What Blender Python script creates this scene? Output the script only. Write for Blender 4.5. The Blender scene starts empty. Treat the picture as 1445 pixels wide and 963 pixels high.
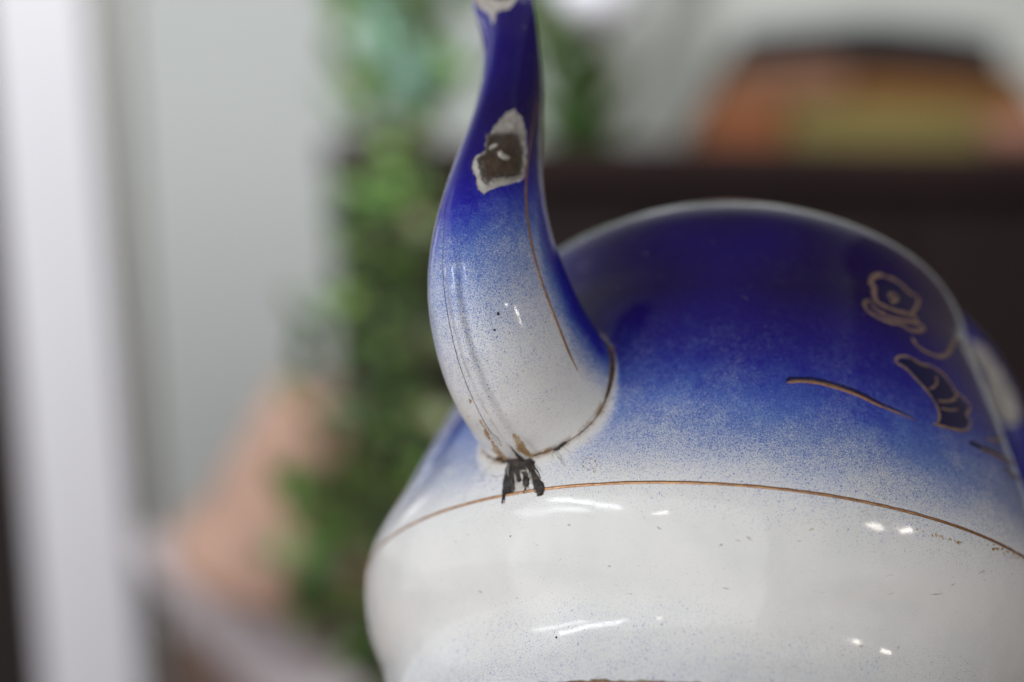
import bpy, math, random
import numpy as np
from mathutils import Matrix, Vector, noise
from mathutils.bvhtree import BVHTree

random.seed(4)
C = bpy.context.scene.collection
SC = bpy.context.scene

# ------------------------------------------------------------------ camera
FPX, CX, CY = 2408.0, 722.5, 481.5           # photograph scale: focal length and centre in its pixels
CAM_Z, PITCH = 1.25, math.radians(-5)
cam_d = bpy.data.cameras.new('camera')
cam = bpy.data.objects.new('camera', cam_d)
C.objects.link(cam)
cam.location = (0, 0, CAM_Z)
cam.rotation_euler = (math.pi / 2 + PITCH, 0, 0)
cam_d.sensor_width = 36.0
cam_d.lens = FPX / 1445 * 36.0
cam_d.clip_start, cam_d.clip_end = 0.02, 100
cam_d.dof.use_dof = True
cam_d.dof.focus_distance = 0.353
cam_d.dof.aperture_fstop = 4.0
SC.camera = cam
CAM = Matrix.Translation(cam.location) @ cam.rotation_euler.to_matrix().to_4x4()
CAM3 = CAM.to_3x3()

# ------------------------------------------------------------------ room light
world = bpy.data.worlds.new('World')
SC.world = world
world.use_nodes = True
wn, wl = world.node_tree.nodes, world.node_tree.links
bg = wn['Background']
tc = wn.new('ShaderNodeTexCoord')
sep = wn.new('ShaderNodeSeparateXYZ')
wl.new(tc.outputs['Generated'], sep.inputs[0])
ramp = wn.new('ShaderNodeValToRGB')
mr = wn.new('ShaderNodeMapRange')
mr.inputs['From Min'].default_value = -1
mr.inputs['From Max'].default_value = 1
wl.new(sep.outputs['Z'], mr.inputs['Value'])
wl.new(mr.outputs['Result'], ramp.inputs['Fac'])
ramp.color_ramp.elements[0].position = 0.25
ramp.color_ramp.elements[0].color = (0.60, 0.58, 0.56, 1)
ramp.color_ramp.elements[1].position = 0.58
ramp.color_ramp.elements[1].color = (0.50, 0.52, 0.55, 1)
e3 = ramp.color_ramp.elements.new(0.95)
e3.color = (0.11, 0.11, 0.115, 1)
wl.new(ramp.outputs['Color'], bg.inputs['Color'])
bg.inputs['Strength'].default_value = 1.0

SC.view_settings.view_transform = 'Standard'
SC.view_settings.look = 'None'
SC.view_settings.exposure = 0.22
SC.view_settings.gamma = 1.0
SC.view_settings.use_curve_mapping = False
SC.cycles.use_denoising = True
SC.cycles.max_bounces = 8

TARGET = CAM @ Vector((0.02, -0.03, -0.36))   # the lit spot on the pot


def area(name, az, el, dist, sx, sy, radiance, col, shape='RECTANGLE', roll=0.0):
    """lamp seen from the pot at azimuth az (right of the camera) and elevation el"""
    a, e = math.radians(az), math.radians(el)
    d = CAM3 @ Vector((math.sin(a) * math.cos(e), math.sin(e), math.cos(a) * math.cos(e)))
    l = bpy.data.lights.new(name, 'AREA')
    l.shape = shape
    l.size, l.size_y = sx, sy
    ar = sx * sy * (math.pi / 4 if shape in ('DISK', 'ELLIPSE') else 1)
    l.energy = radiance * math.pi * ar
    l.color = col
    o = bpy.data.objects.new(name, l)
    C.objects.link(o)
    o.location = TARGET + d * dist
    o.rotation_euler = (-d).to_track_quat('-Z', 'Y').to_euler()
    if roll:
        o.rotation_euler = ((-d).to_track_quat('-Z', 'Y') @ Matrix.Rotation(roll, 3, 'Z').to_quaternion()).to_euler()
    return o


area('window_and_fill_light', -30, 6, 1.5, 2.6, 1.9, 0.98, (0.96, 0.98, 1.0))
area('window_and_fill_light', -88, 10, 1.7, 2.2, 2.2, 0.42, (0.97, 0.98, 1.0))  # added fill lifting the spout's left flank, not a second window
area('window_gap', -52, 31, 1.3, 0.62, 0.035, 16, (0.93, 0.96, 1.0))
area('window_gap', -140, 13, 1.5, 0.07, 0.22, 2.4, (1.0, 0.95, 0.96))
area('window_gap', -62, 25, 1.3, 0.55, 0.05, 6, (0.93, 0.96, 1.0), roll=0.25)
def fill_lamp(name, pos, look, sx, sy, radiance, col):
    l = bpy.data.lights.new(name, 'AREA')
    l.shape, l.size, l.size_y, l.color = 'RECTANGLE', sx, sy, col
    l.energy = radiance * math.pi * sx * sy
    o = bpy.data.objects.new(name, l)
    C.objects.link(o)
    p, q = CAM @ Vector(pos), CAM @ Vector(look)
    o.location = p
    o.rotation_euler = (q - p).to_track_quat('-Z', 'Y').to_euler()


fill_lamp('background_fill', (-0.35, 1.05, -0.72), (-0.35, 0.77, -1.72), 1.6, 0.9, 6.0, (1.0, 1.0, 0.98))  # added fill brightening the room behind, no known daylight source
fill_lamp('background_fill', (-0.95, -0.15, -0.95), (-0.75, -0.15, -1.95), 0.7, 1.0, 1.6, (0.97, 0.99, 1.0))  # second added fill, for the lower part of the wall
area('ceiling_lamp', 50, 21, 1.8, 0.10, 0.06, 32, (1.0, 0.93, 0.84), 'ELLIPSE')
area('ceiling_lamp', 62, 19, 1.8, 0.12, 0.06, 32, (1.0, 0.93, 0.84), 'ELLIPSE')
area('ceiling_lamp', -22, 28, 1.8, 0.06, 0.05, 24, (1.0, 0.95, 0.9), 'ELLIPSE')


# ------------------------------------------------------------------ helpers
def at(px, py, depth):
    """world point at a pixel of the photograph and a distance along the view axis"""
    return CAM @ Vector(((px - CX) / FPX * depth, -(py - CY) / FPX * depth, -depth))


def mesh_obj(name, verts, faces, mat, parent=None, smooth=True, attrs=None, uv=None):
    me = bpy.data.meshes.new(name)
    verts = np.asarray(verts, dtype=np.float32)
    me.vertices.add(len(verts))
    me.vertices.foreach_set('co', verts.ravel())
    if isinstance(faces, np.ndarray):
        nf, k = faces.shape
        me.loops.add(nf * k)
        me.loops.foreach_set('vertex_index', faces.astype(np.int32).ravel())
        me.polygons.add(nf)
        me.polygons.foreach_set('loop_start', (np.arange(nf) * k).astype(np.int32))
        me.polygons.foreach_set('loop_total', np.full(nf, k, dtype=np.int32))
    else:
        me.clear_geometry()
        me.from_pydata([tuple(v) for v in verts], [], faces)
    if smooth:
        me.polygons.foreach_set('use_smooth', np.ones(len(me.polygons), dtype=bool))
    for k, v in (attrs or {}).items():
        a = me.attributes.new(k, 'FLOAT', 'POINT')
        a.data.foreach_set('value', np.asarray(v, dtype=np.float32).ravel())
    me.update()
    me.validate()
    if mat:
        me.materials.append(mat)
    o = bpy.data.objects.new(name, me)
    C.objects.link(o)
    if parent:
        o.parent = parent
    return o


def tag(o, label=None, cat=None, group=None, kind=None):
    for k, v in (('label', label), ('category', cat), ('group', group), ('kind', kind)):
        if v:
            o[k] = v
    return o


def empty(name, loc=(0, 0, 0)):
    o = bpy.data.objects.new(name, None)
    C.objects.link(o)
    o.location = loc
    o.empty_display_size = 0.05
    return o


class NT:
    """small node-tree writer"""
    def __init__(s, name):
        s.m = bpy.data.materials.new(name)
        s.m.use_nodes = True
        s.n, s.l = s.m.node_tree.nodes, s.m.node_tree.links
        s.b = s.n['Principled BSDF']

    def put(s, v, sock):
        if isinstance(v, bpy.types.NodeSocket):
            s.l.new(v, sock)
        elif isinstance(v, (tuple, list)) and len(v) == 3 and sock.type == 'RGBA':
            sock.default_value = (*v, 1)
        else:
            sock.default_value = v

    def math(s, op, a, b=0.0, clamp=False):
        n = s.n.new('ShaderNodeMath')
        n.operation, n.use_clamp = op, clamp
        s.put(a, n.inputs[0])
        s.put(b, n.inputs[1])
        return n.outputs[0]

    def mix(s, f, a, b):
        n = s.n.new('ShaderNodeMix')
        n.data_type = 'RGBA'
        s.put(f, n.inputs['Factor'])
        s.put(a, n.inputs[6])
        s.put(b, n.inputs[7])
        return n.outputs[2]

    def rng(s, v, a, b, c=0.0, d=1.0, smooth=True):
        n = s.n.new('ShaderNodeMapRange')
        n.interpolation_type = 'SMOOTHSTEP' if smooth else 'LINEAR'
        for k, x in zip(('Value', 'From Min', 'From Max', 'To Min', 'To Max'), (v, a, b, c, d)):
            s.put(x, n.inputs[k])
        return n.outputs[0]

    def noise(s, scale, detail=2.0, rough=0.5, off=None, stretch=None):
        if not hasattr(s, 'co'):
            s.co = s.n.new('ShaderNodeTexCoord').outputs['Object']
        co = s.co
        if off or stretch:
            mp = s.n.new('ShaderNodeMapping')
            s.l.new(co, mp.inputs['Vector'])
            mp.inputs['Location'].default_value = off or (0, 0, 0)
            mp.inputs['Scale'].default_value = stretch or (1, 1, 1)
            co = mp.outputs[0]
        n = s.n.new('ShaderNodeTexNoise')
        s.l.new(co, n.inputs['Vector'])
        n.inputs['Scale'].default_value = scale
        n.inputs['Detail'].default_value = detail
        n.inputs['Roughness'].default_value = rough
        return n.outputs['Fac']

    def attr(s, name):
        n = s.n.new('ShaderNodeAttribute')
        n.attribute_name = name
        return n.outputs['Fac']

    def bump(s, h, strength=0.2, dist=0.0005):
        n = s.n.new('ShaderNodeBump')
        n.inputs['Strength'].default_value = strength
        n.inputs['Distance'].default_value = dist
        s.put(h, n.inputs['Height'])
        s.l.new(n.outputs[0], s.b.inputs['Normal'])

    def set(s, **kw):
        for k, v in kw.items():
            s.put(v, s.b.inputs[k.replace('_', ' ')])
        return s


def simple(name, col, rough=0.6, var=0.25, scale=8.0, metallic=0.0, bump=0.0, spec=0.5):
    t = NT(name)
    f = t.noise(scale, 4)
    dark = tuple(c * (1 - var) for c in col)
    lite = tuple(min(1, c * (1 + var)) for c in col)
    t.set(Base_Color=t.mix(f, dark, lite), Roughness=rough, Metallic=metallic, Specular_IOR_Level=spec)
    if bump:
        t.bump(f, bump, 0.01)
    return t.m


# ------------------------------------------------------------------ materials of the pot
def enamel():
    t = NT('speckled_enamel')
    cov, deep, rust = t.attr('cov'), t.attr('deep'), t.attr('grime')
    big = t.noise(140, 3, 0.6)
    mid = t.noise(600, 2, 0.5, off=(3, 1, 2))
    c2 = t.math('ADD', cov, t.math('MULTIPLY', t.math('SUBTRACT', big, 0.5), 0.22))
    c2 = t.math('ADD', c2, t.math('MULTIPLY', t.math('SUBTRACT', mid, 0.5), 0.20))
    # fine dust of sprayed blue
    n1 = t.noise(4500, 1.0, 0.6, off=(5, 5, 5))
    th = t.math('ADD', t.math('MULTIPLY', t.math('SUBTRACT', c2, 0.5), 0.52), 0.5)
    f1 = t.rng(t.math('SUBTRACT', th, n1), -0.16, 0.16)
    # sparse larger droplets
    n2 = t.noise(2200, 0.0, 0.5, off=(9, 2, 7))
    th2 = t.math('ADD', t.math('MULTIPLY', c2, 0.30), 0.155)
    f2 = t.rng(t.math('SUBTRACT', th2, n2), -0.03, 0.04, 0, 0.75)
    f1 = t.math('MAXIMUM', f1, t.rng(c2, 0.52, 1.0, 0.0, 0.85))
    f = t.math('MAXIMUM', f1, f2)
    f = t.math('MULTIPLY', f, t.rng(cov, 0.02, 0.10))
    ink = t.mix(t.rng(c2, 0.50, 1.05), (0.068, 0.145, 0.44), (0.014, 0.010, 0.32))
    mott = t.math('MULTIPLY', deep, t.rng(t.noise(22, 1, 0.5, off=(1, 8, 4)), 0.25, 0.70, 0.72, 1.0))
    ink = t.mix(mott, ink, (0.009, 0.0015, 0.045))
    white = t.mix(t.rng(cov, 0.08, 0.85), (0.755, 0.74, 0.708), (0.16, 0.26, 0.55))
    white = t.mix(t.rng(t.noise(60, 3, 0.6, off=(2, 2, 9)), 0.35, 0.75), white, (0.69, 0.69, 0.66))
    # pale crackled halo and brown seepage along the soldered joint
    gr = t.math('MULTIPLY', rust, t.rng(t.noise(420, 4, 0.65, off=(7, 3, 1)), 0.36, 0.62))
    col = t.mix(f, white, ink)
    halo = t.attr('halo')
    col = t.mix(t.math('MULTIPLY', halo, t.rng(t.noise(300, 3, 0.6), 0.3, 0.6, 0.45, 0.85)), col, (0.62, 0.57, 0.50))
    col = t.mix(gr, col, (0.26, 0.145, 0.065))
    # tiny worn marks in the glaze, faint handling film and fine scratches
    film = t.rng(t.noise(28, 5, 0.62, off=(6, 1, 2), stretch=(1, 1, 2.0)), 0.48, 0.72, 0, 0.20)
    film = t.math('MULTIPLY', film, t.rng(cov, 0.75, 0.25))
    col = t.mix(film, col, t.mix(0.5, col, (0.50, 0.42, 0.33)))
    scr = t.rng(t.noise(260, 3, 0.55, off=(1, 4, 8), stretch=(1, 1, 9)), 0.665, 0.72, 0, 0.22)
    scr = t.math('MULTIPLY', scr, t.rng(cov, 0.75, 0.25))
    col = t.mix(scr, col, (0.46, 0.42, 0.37))
    w = t.rng(t.noise(380, 2, 0.5, off=(4, 6, 3), stretch=(1, 1, 2.2)), 0.755, 0.80, 0, 0.55)
    col = t.mix(w, col, (0.42, 0.36, 0.28))
    t.set(Base_Color=col, Roughness=t.math('ADD', t.rng(t.noise(90, 3), 0.3, 0.8, 0.06, 0.13), t.math('MULTIPLY', film, 0.35)), IOR=1.5)
    h = t.math('ADD', t.noise(65, 2, 0.5, off=(3, 3, 3)), t.math('MULTIPLY', t.noise(900, 1), 0.015))
    t.bump(h, 0.22, 0.0016)
    return t.m


ENAMEL = enamel()


def gold():
    t = NT('worn_gilding')
    f = t.rng(t.noise(700, 4, 0.6), 0.35, 0.7)
    t.set(Base_Color=t.mix(f, (0.52, 0.29, 0.14), (0.34, 0.18, 0.10)), Metallic=0.8,
          Roughness=t.rng(f, 0, 1, 0.28, 0.5))
    t.bump(t.noise(1500, 2), 0.3, 0.0002)
    return t.m


def rough_patch(name, a, b, c, rough=0.7, scale=500, bump=0.8):
    t = NT(name)
    f = t.noise(scale, 5, 0.65)
    g = t.noise(scale * 0.35, 3, 0.5, off=(2, 4, 1))
    col = t.mix(t.rng(f, 0.35, 0.65), a, b)
    col = t.mix(t.rng(g, 0.48, 0.68), col, c)
    t.set(Base_Color=col, Roughness=rough)
    t.bump(t.math('ADD', f, g), bump, 0.0003)
    return t.m


GOLD = gold()
GOLD_DULL = rough_patch('dull_gilding', (0.21, 0.135, 0.085), (0.28, 0.18, 0.115), (0.13, 0.085, 0.06), 0.35, 900, 0.2)
DARK_INK = rough_patch('underglaze_navy', (0.006, 0.006, 0.045), (0.008, 0.009, 0.065), (0.006, 0.006, 0.035), 0.15, 500, 0.05)
STEEL = rough_patch('bare_brown_steel', (0.040, 0.026, 0.017), (0.085, 0.052, 0.032), (0.060, 0.050, 0.042), 0.45, 420, 1.0)
GROUND_COAT = rough_patch('broken_white_enamel', (0.42, 0.385, 0.345), (0.28, 0.25, 0.215), (0.52, 0.49, 0.45), 0.6, 700, 0.8)
GREY_RING = rough_patch('grey_brown_enamel', (0.20, 0.18, 0.155), (0.28, 0.25, 0.22), (0.13, 0.11, 0.095), 0.6, 800, .6)
SCALE = rough_patch('grey_iron_scale', (0.050, 0.042, 0.035), (0.035, 0.028, 0.022), (0.085, 0.068, 0.052), 0.5, 600, .6)
CHAR = rough_patch('black_flaking_crust', (0.007, 0.005, 0.005), (0.020, 0.014, 0.012), (0.055, 0.034, 0.026), 0.38, 1100, 1.0)
OCHRE = rough_patch('ochre_rust_stain', (0.40, 0.25, 0.12), (0.28, 0.155, 0.06), (0.50, 0.38, 0.24), 0.4, 900, 0.3)
CRACK = rough_patch('dark_crack_dirt', (0.018, 0.012, 0.010), (0.06, 0.03, 0.018), (0.10, 0.05, 0.025), 0.8, 900, 0.5)
HAIR = rough_patch('brown_hairline_dirt', (0.20, 0.14, 0.10), (0.30, 0.23, 0.17), (0.12, 0.08, 0.06), 0.6, 900, 0.2)
PALE_MARK = rough_patch('faint_wear_mark', (0.46, 0.42, 0.36), (0.55, 0.50, 0.44), (0.40, 0.32, 0.24), 0.5, 900, 0.2)
FOOT = rough_patch('worn_brown_foot', (0.28, 0.17, 0.09), (0.20, 0.11, 0.06), (0.36, 0.26, 0.17), 0.6, 500, 0.8)

# ------------------------------------------------------------------ the pot: pose and profile
PP = Vector((0.0486451, -0.06780694, -0.4226102))       # centre of the gilt ring, camera axes
TILT, ROLL = math.radians(26.68361726), math.radians(5.83008656)
ax = Vector((math.sin(ROLL) * math.cos(TILT), math.cos(ROLL) * math.cos(TILT), -math.sin(TILT)))
fr = ax.cross(Vector((1, 0, 0))).normalized()
if fr.z < 0:
    fr = -fr
lat = ax.cross(fr)
FOOT_S = 0.040
base_c = PP - ax * FOOT_S
L2C = Matrix((( lat.x, -fr.x, ax.x, base_c.x), (lat.y, -fr.y, ax.y, base_c.y), (lat.z, -fr.z, ax.z, base_c.z), (0, 0, 0, 1)))
POT = CAM @ L2C
C2L = L2C.inverted()
pot = empty('coffee_pot')
pot.matrix_world = POT
tag(pot, 'blue and white enamel coffee pot with chipped curved spout and gilt lines', 'coffee pot')

KS = np.array([-.040, -.032, -.024, -.012, 0, .02, .04, .06, .08, .095, .107])
KR = np.array([0.0792, 0.0769, 0.0774, 0.0830, 0.08503, 0.0792, 0.0735, 0.0670, 0.0598, 0.03948, 0.02046])


def hermite(k, v, t):
    m = np.gradient(v, k, axis=0)
    i = np.clip(np.searchsorted(k, t) - 1, 0, len(k) - 2)
    h = k[i + 1] - k[i]
    u = (t - k[i]) / h
    if v.ndim > 1:
        u, h = u[:, None], h[:, None]
    return ((2*u**3 - 3*u**2 + 1) * v[i] + (u**3 - 2*u**2 + u) * h * m[i]
            + (-2*u**3 + 3*u**2) * v[i + 1] + (u**3 - u**2) * h * m[i + 1])


def radius(s):
    return hermite(KS, KR, np.clip(s, KS[0], KS[-1]))


def oval(s, t):
    """the upper body is a little out of round"""
    u = np.clip((s - .004) / .06, 0, 1)
    u = u * u * (3 - 2 * u)
    return 1 + u * (0.04432 * np.cos(2 * t) + 0.03809 * np.sin(2 * t))


def loc(lateral, front, s):
    return np.stack([lateral, -front, s + FOOT_S], -1)


# ---- spout surface
AZ = math.radians(-34.737)
F = np.array([[0.0695, 0.0069], [0.0807, 0.0078], [0.0894, 0.0095], [0.0961, 0.0124], [0.1021, 0.0165], [0.1075, 0.0215], [0.1117, 0.0269],
              [0.1147, 0.0326], [0.1165, 0.0386], [0.1175, 0.0449], [0.1178, 0.0515], [0.1173, 0.0586], [0.1161, 0.0666], [0.1143, 0.0754],
              [0.1124, 0.0845], [0.1111, 0.0938], [0.1108, 0.1034], [0.1117, 0.1136], [0.1135, 0.1242]])
FL = np.r_[0, np.cumsum(np.linalg.norm(np.diff(F, axis=0), axis=1))]
FL /= FL[-1]
KT = np.array([0, .12, .26, .4, .55, .7, .85, 1.])
KB = np.array([[.0602, .03717], [.07255, .0456], [.08242, .05365], [.08834, .06346], [.09031, .07494], [.09086, .08764], [.09408, .10018], [.10497, .11058]])
KW = np.array([.01909, .01534, .01372, .0119, .00939, .00731, .00691, .0083])
KD = np.array([-.00056, -.00053, -.00014, -.00027, -.00094, -.00163, -.00173, -.00095])
KE = np.array([.79202, .8588, .90319, .97035, 1.055, 1.10235, 1.09407, 1.04666])
NTT, NPH = 560, 400
T = np.linspace(0, 1, NTT)
# more points towards the front of the section, where the camera looks
ph0 = np.linspace(-np.pi, np.pi, NPH, endpoint=False)
PH = ph0 - 0.45 * np.sin(ph0)
FT = np.stack([np.interp(T, FL, F[:, 0]), np.interp(T, FL, F[:, 1])], 1)
for _ in range(40):
    FT[1:-1] = .25 * FT[:-2] + .5 * FT[1:-1] + .25 * FT[2:]
BT = hermite(KT, KB, T)
WT, DT, ET = hermite(KT, KW, T), hermite(KT, KD, T), hermite(KT, KE, T)
nrm = FT - BT
nrm /= np.linalg.norm(nrm, axis=1)[:, None]
F2 = FT + DT[:, None] * nrm
Cc, H = (F2 + BT) / 2, (F2 - BT) / 2
sg = lambda v, p: np.sign(v) * np.abs(v) ** p
cph, sph = sg(np.cos(PH)[None], ET[:, None]), sg(np.sin(PH)[None], ET[:, None])
pl = Cc[:, None] + H[:, None] * cph[..., None]
sw = WT[:, None] * sph
SP = loc(pl[..., 0] * math.sin(AZ) + sw * math.cos(AZ), pl[..., 0] * math.cos(AZ) - sw * math.sin(AZ), pl[..., 1])
SP0 = SP.copy()


def grid_normals(X):
    du = np.gradient(X, axis=0)
    dv = (np.roll(X, -1, 1) - np.roll(X, 1, 1)) / 2
    n = np.cross(dv, du)
    n /= np.linalg.norm(n, axis=-1, keepdims=True) + 1e-12
    c = X.mean(1, keepdims=True)
    if ((X - c) * n).sum() < 0:
        n = -n
    return n


SN = grid_normals(SP)
def smooth0(x, a, b):
    u = np.clip((x - a) / (b - a), 0, 1)
    return u * u * (3 - 2 * u)


# signed girth from the front seam (m, positive to the right of the seam)
mid0 = int(np.argmin(np.abs(PH)))
seg = np.linalg.norm(np.diff(SP, axis=1), axis=-1)
g = np.concatenate([np.zeros((NTT, 1)), np.cumsum(seg, 1)], 1)
girth = g - g[:, mid0:mid0 + 1]
fade = 1 - smooth0(T, 0.33, 0.47)
bead = 0.00085 * np.exp(-(np.abs(girth - 0.0017) / 0.0012) ** 3) * fade[:, None]
notch = -0.00025 * np.exp(-((girth + 0.0001) / 0.0003) ** 2) * fade[:, None]
groove = -0.00018 * np.exp(-((girth - 0.0037) / 0.0007) ** 2) * fade[:, None]
SP = SP + SN * (bead + notch + groove * 1.6)[..., None]


def grid_faces(nu, nv, wrap=True, off=0):
    i = np.arange(nu - 1)[:, None]
    j = np.arange(nv if wrap else nv - 1)[None]
    jn = (j + 1) % nv
    return (np.stack([i * nv + j, i * nv + jn, (i + 1) * nv + jn, (i + 1) * nv + j], -1).reshape(-1, 4) + off)


# joint between spout and body: where the spout sheet crosses the body of revolution
rr = np.hypot(SP0[..., 0], SP0[..., 1])
gap = rr - radius(SP0[..., 2] - FOOT_S) * oval(SP0[..., 2] - FOOT_S, np.arctan2(SP0[..., 0], -SP0[..., 1]))
JP = []
for k in range(NPH):
    col = gap[:, k]
    i = np.nonzero(col < 0)[0]
    i = i[i < NTT // 2]
    if len(i) == 0 or i[-1] + 1 >= NTT:
        continue
    a = i[-1]
    u = -col[a] / (col[a + 1] - col[a] + 1e-12)
    JP.append((PH[k], *(SP0[a, k] * (1 - u) + SP0[a + 1, k] * u)))
JP = np.array(JP)
JPH, JXYZ = JP[:, 0], JP[:, 1:]


def dist_to(P, curve):
    out = np.empty(len(P))
    for i in range(0, len(P), 20000):
        out[i:i + 20000] = np.sqrt(((P[i:i + 20000, None] - curve[None]) ** 2).sum(-1)).min(1)
    return out


def smooth(x, a, b):
    u = np.clip((x - a) / (b - a), 0, 1)
    return u * u * (3 - 2 * u)


# ---- body mesh
S_AX = np.concatenate([np.linspace(-.040, -.012, 90, endpoint=False), np.linspace(-.012, .045, 210, endpoint=False), np.linspace(.045, .107, 110)])
TH = np.concatenate([np.radians(np.linspace(-75, 85, 620, endpoint=False)), np.radians(np.linspace(85, 285, 140, endpoint=False))])
RS = radius(S_AX)[:, None] * oval(S_AX[:, None], TH[None])
BX = loc(RS * np.sin(TH)[None], RS * np.cos(TH)[None], np.repeat(S_AX[:, None], len(TH), 1))
bs = np.repeat(S_AX[:, None], len(TH), 1).ravel()
baz = np.degrees(np.repeat(TH[None], len(S_AX), 0)).ravel()
baz = np.where(baz > 180, baz - 360, baz)
bw = bs + 0.0022 * np.sin(np.radians(baz * 2.3 + 40)) + 0.0012 * np.sin(np.radians(baz * 5.1)) - 0.004 * smooth(baz, 15, 60)*0
bw = bw - 0.002 * smooth(-baz, 44, 62)
bcov = np.interp(bw, [-.040, -.034, -.027, -.022, -.010, -.004, .002, .007, .012, .018, .025, .033, .044, .055],
                 [.20, .16, .11, .06, .045, .10, .22, .35, .47, .61, .76, .89, 1.0, 1.10])
bdeep = np.interp(bs, [.022, .038, .054, .08, .1], [0.05, .62, 1.0, 1.0, 1.0])
bp = BX.reshape(-1, 3)
near = (np.abs(baz + 35) < 24) & (bs > -.015) & (bs < .07)
jd = np.full(len(bp), 1.0)
jd[near] = dist_to(bp[near], JXYZ)
hw = np.interp(bs, [.008, .018, .028, .036], [1, .75, .4, .15]) * (1 - .6 * smooth(-baz, 38, 48))
halo = (1 - smooth(jd, .0010 * hw, .0048 * hw)) * np.interp(bs, [.01, .03], [1, .6])
bcov = bcov * (1 - .62 * (1 - smooth(jd, .001 * hw, .0070 * hw)))
bgrime = 1.0 * (1 - smooth(jd, .0002, .0017))
nb = len(bp)
faces = grid_faces(len(S_AX), len(TH))
low = np.arange(len(TH))
body = mesh_obj('body', bp, faces[:, ::-1], ENAMEL, pot, True, dict(cov=bcov, deep=bdeep, grime=bgrime * .8, halo=halo * .6))
# underside plate and mouth closing the shell
def disc(name, r, z, mat, dz):
    n = 96
    vs = [(0, 0, z + dz)] + [(r * math.sin(k / n * 2 * math.pi), -r * math.cos(k / n * 2 * math.pi), z) for k in range(n)]
    return mesh_obj(name, vs, [(0, 1 + k, 1 + (k + 1) % n) for k in range(n)], mat, pot, True)


def ring_tube(name, prof, mat, parent, n=300, wob=0.0):
    vs = []
    for k in range(n):
        a = k / n * 2 * math.pi
        for (r, z) in prof:
            d = wob * noise.noise(Vector((math.sin(a) * 40, math.cos(a) * 40, z * 900)))
            vs.append(((r + d) * math.sin(a), -(r + d) * math.cos(a), z + d))
    m = len(prof)
    fs = [(k * m + j, k * m + (j + 1) % m, ((k + 1) % n) * m + (j + 1) % m, ((k + 1) % n) * m + j) for k in range(n) for j in range(m)]
    return mesh_obj(name, vs, fs, mat, parent)


disc('base_plate', 0.0772, 0.001, ENAMEL, 0.004)
disc('neck_cover', 0.0205, 0.1469, ENAMEL, 0.002)
ring_tube('foot_rim', [(0.0780, 0.0006), (0.0793, 0.0001), (0.0797, -0.0009), (0.0794, -0.0028), (0.0780, -0.0034), (0.0768, -0.0018)], FOOT, pot, 700, 0.0004)
RG = float(radius(np.array([0.0]))[0])
band_r = lambda s: float(radius(np.array([s]))[0])
ring_tube('gold_band', [(band_r(-.0004) - .0001, FOOT_S - .00042), (band_r(-.0003) + .00008, FOOT_S - .0003), (band_r(0) + .00014, FOOT_S),
                        (band_r(.0003) + .00008, FOOT_S + .0003), (band_r(.0004) - .0001, FOOT_S + .00042)], GOLD, body, 900, 0.00006)

def poly_sd(q, poly):
    """signed distance (pixels, positive inside) of points q to a polygon"""
    poly = np.asarray(poly, float)
    a, b = poly, np.roll(poly, -1, 0)
    d = np.full(len(q), 1e9)
    ins = np.zeros(len(q), bool)
    for p0, p1 in zip(a, b):
        e = p1 - p0
        t = np.clip(((q - p0) @ e) / (e @ e + 1e-12), 0, 1)
        d = np.minimum(d, np.linalg.norm(q - p0 - t[:, None] * e, axis=1))
        c = ((p0[1] <= q[:, 1]) & (p1[1] > q[:, 1])) | ((p1[1] <= q[:, 1]) & (p0[1] > q[:, 1]))
        with np.errstate(divide='ignore', invalid='ignore'):
            xi = p0[0] + (q[:, 1] - p0[1]) / (p1[1] - p0[1]) * e[0]
        ins ^= c & (q[:, 0] < xi)
    return np.where(ins, d, -d)


def Z(pts, ox, oy, k):
    return [(ox + k * a, oy + k * b) for a, b in pts]


# the chip is a true hollow: the enamel skin is gone inside its outline
k = .3322
rim_poly = Z([(500, 465), (530, 500), (548, 560), (552, 640), (545, 700), (543, 750), (520, 772), (470, 785), (430, 795), (400, 808), (370, 825), (345, 806), (335, 760), (328, 735), (316, 712), (332, 668), (375, 640), (378, 600), (388, 575), (420, 530), (465, 480)], 560, 0, k)
core_poly = Z([(388, 575), (430, 566), (480, 566), (525, 580), (536, 620), (541, 690), (532, 742), (495, 757), (450, 756), (420, 762), (385, 778), (365, 758), (356, 720), (345, 672), (378, 645), (384, 605)], 560, 0, k)
spx = SP.reshape(-1, 3) @ np.array(L2C.to_3x3()).T + np.array(L2C.translation)
pix = np.stack([CX + FPX * spx[:, 0] / -spx[:, 2], CY - FPX * spx[:, 1] / -spx[:, 2]], 1)
vdir = -spx / np.linalg.norm(spx, axis=1)[:, None]
nl = grid_normals(SP).reshape(-1, 3)
nc = nl @ np.array(L2C.to_3x3()).T
front = ((nc * vdir).sum(1) > .15) & (np.abs(pix[:, 0] - 705) < 50) & (np.abs(pix[:, 1] - 215) < 75)
dsd = np.full(len(pix), -99.0)
dsd[front] = poly_sd(pix[front], core_poly)
rsd = np.full(len(pix), -99.0)
rsd[front] = poly_sd(pix[front], rim_poly)
depth = (0.00060 * np.clip((dsd + 1.5) / 3.0, 0, 1) + 0.00018 * np.clip((rsd + .5) / 2.0, 0, 1)
         - 0.00014 * np.exp(-((rsd + 2.0) / 1.6) ** 2))
SP = (SP.reshape(-1, 3) - nl * depth[:, None]).reshape(SP.shape)

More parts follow.
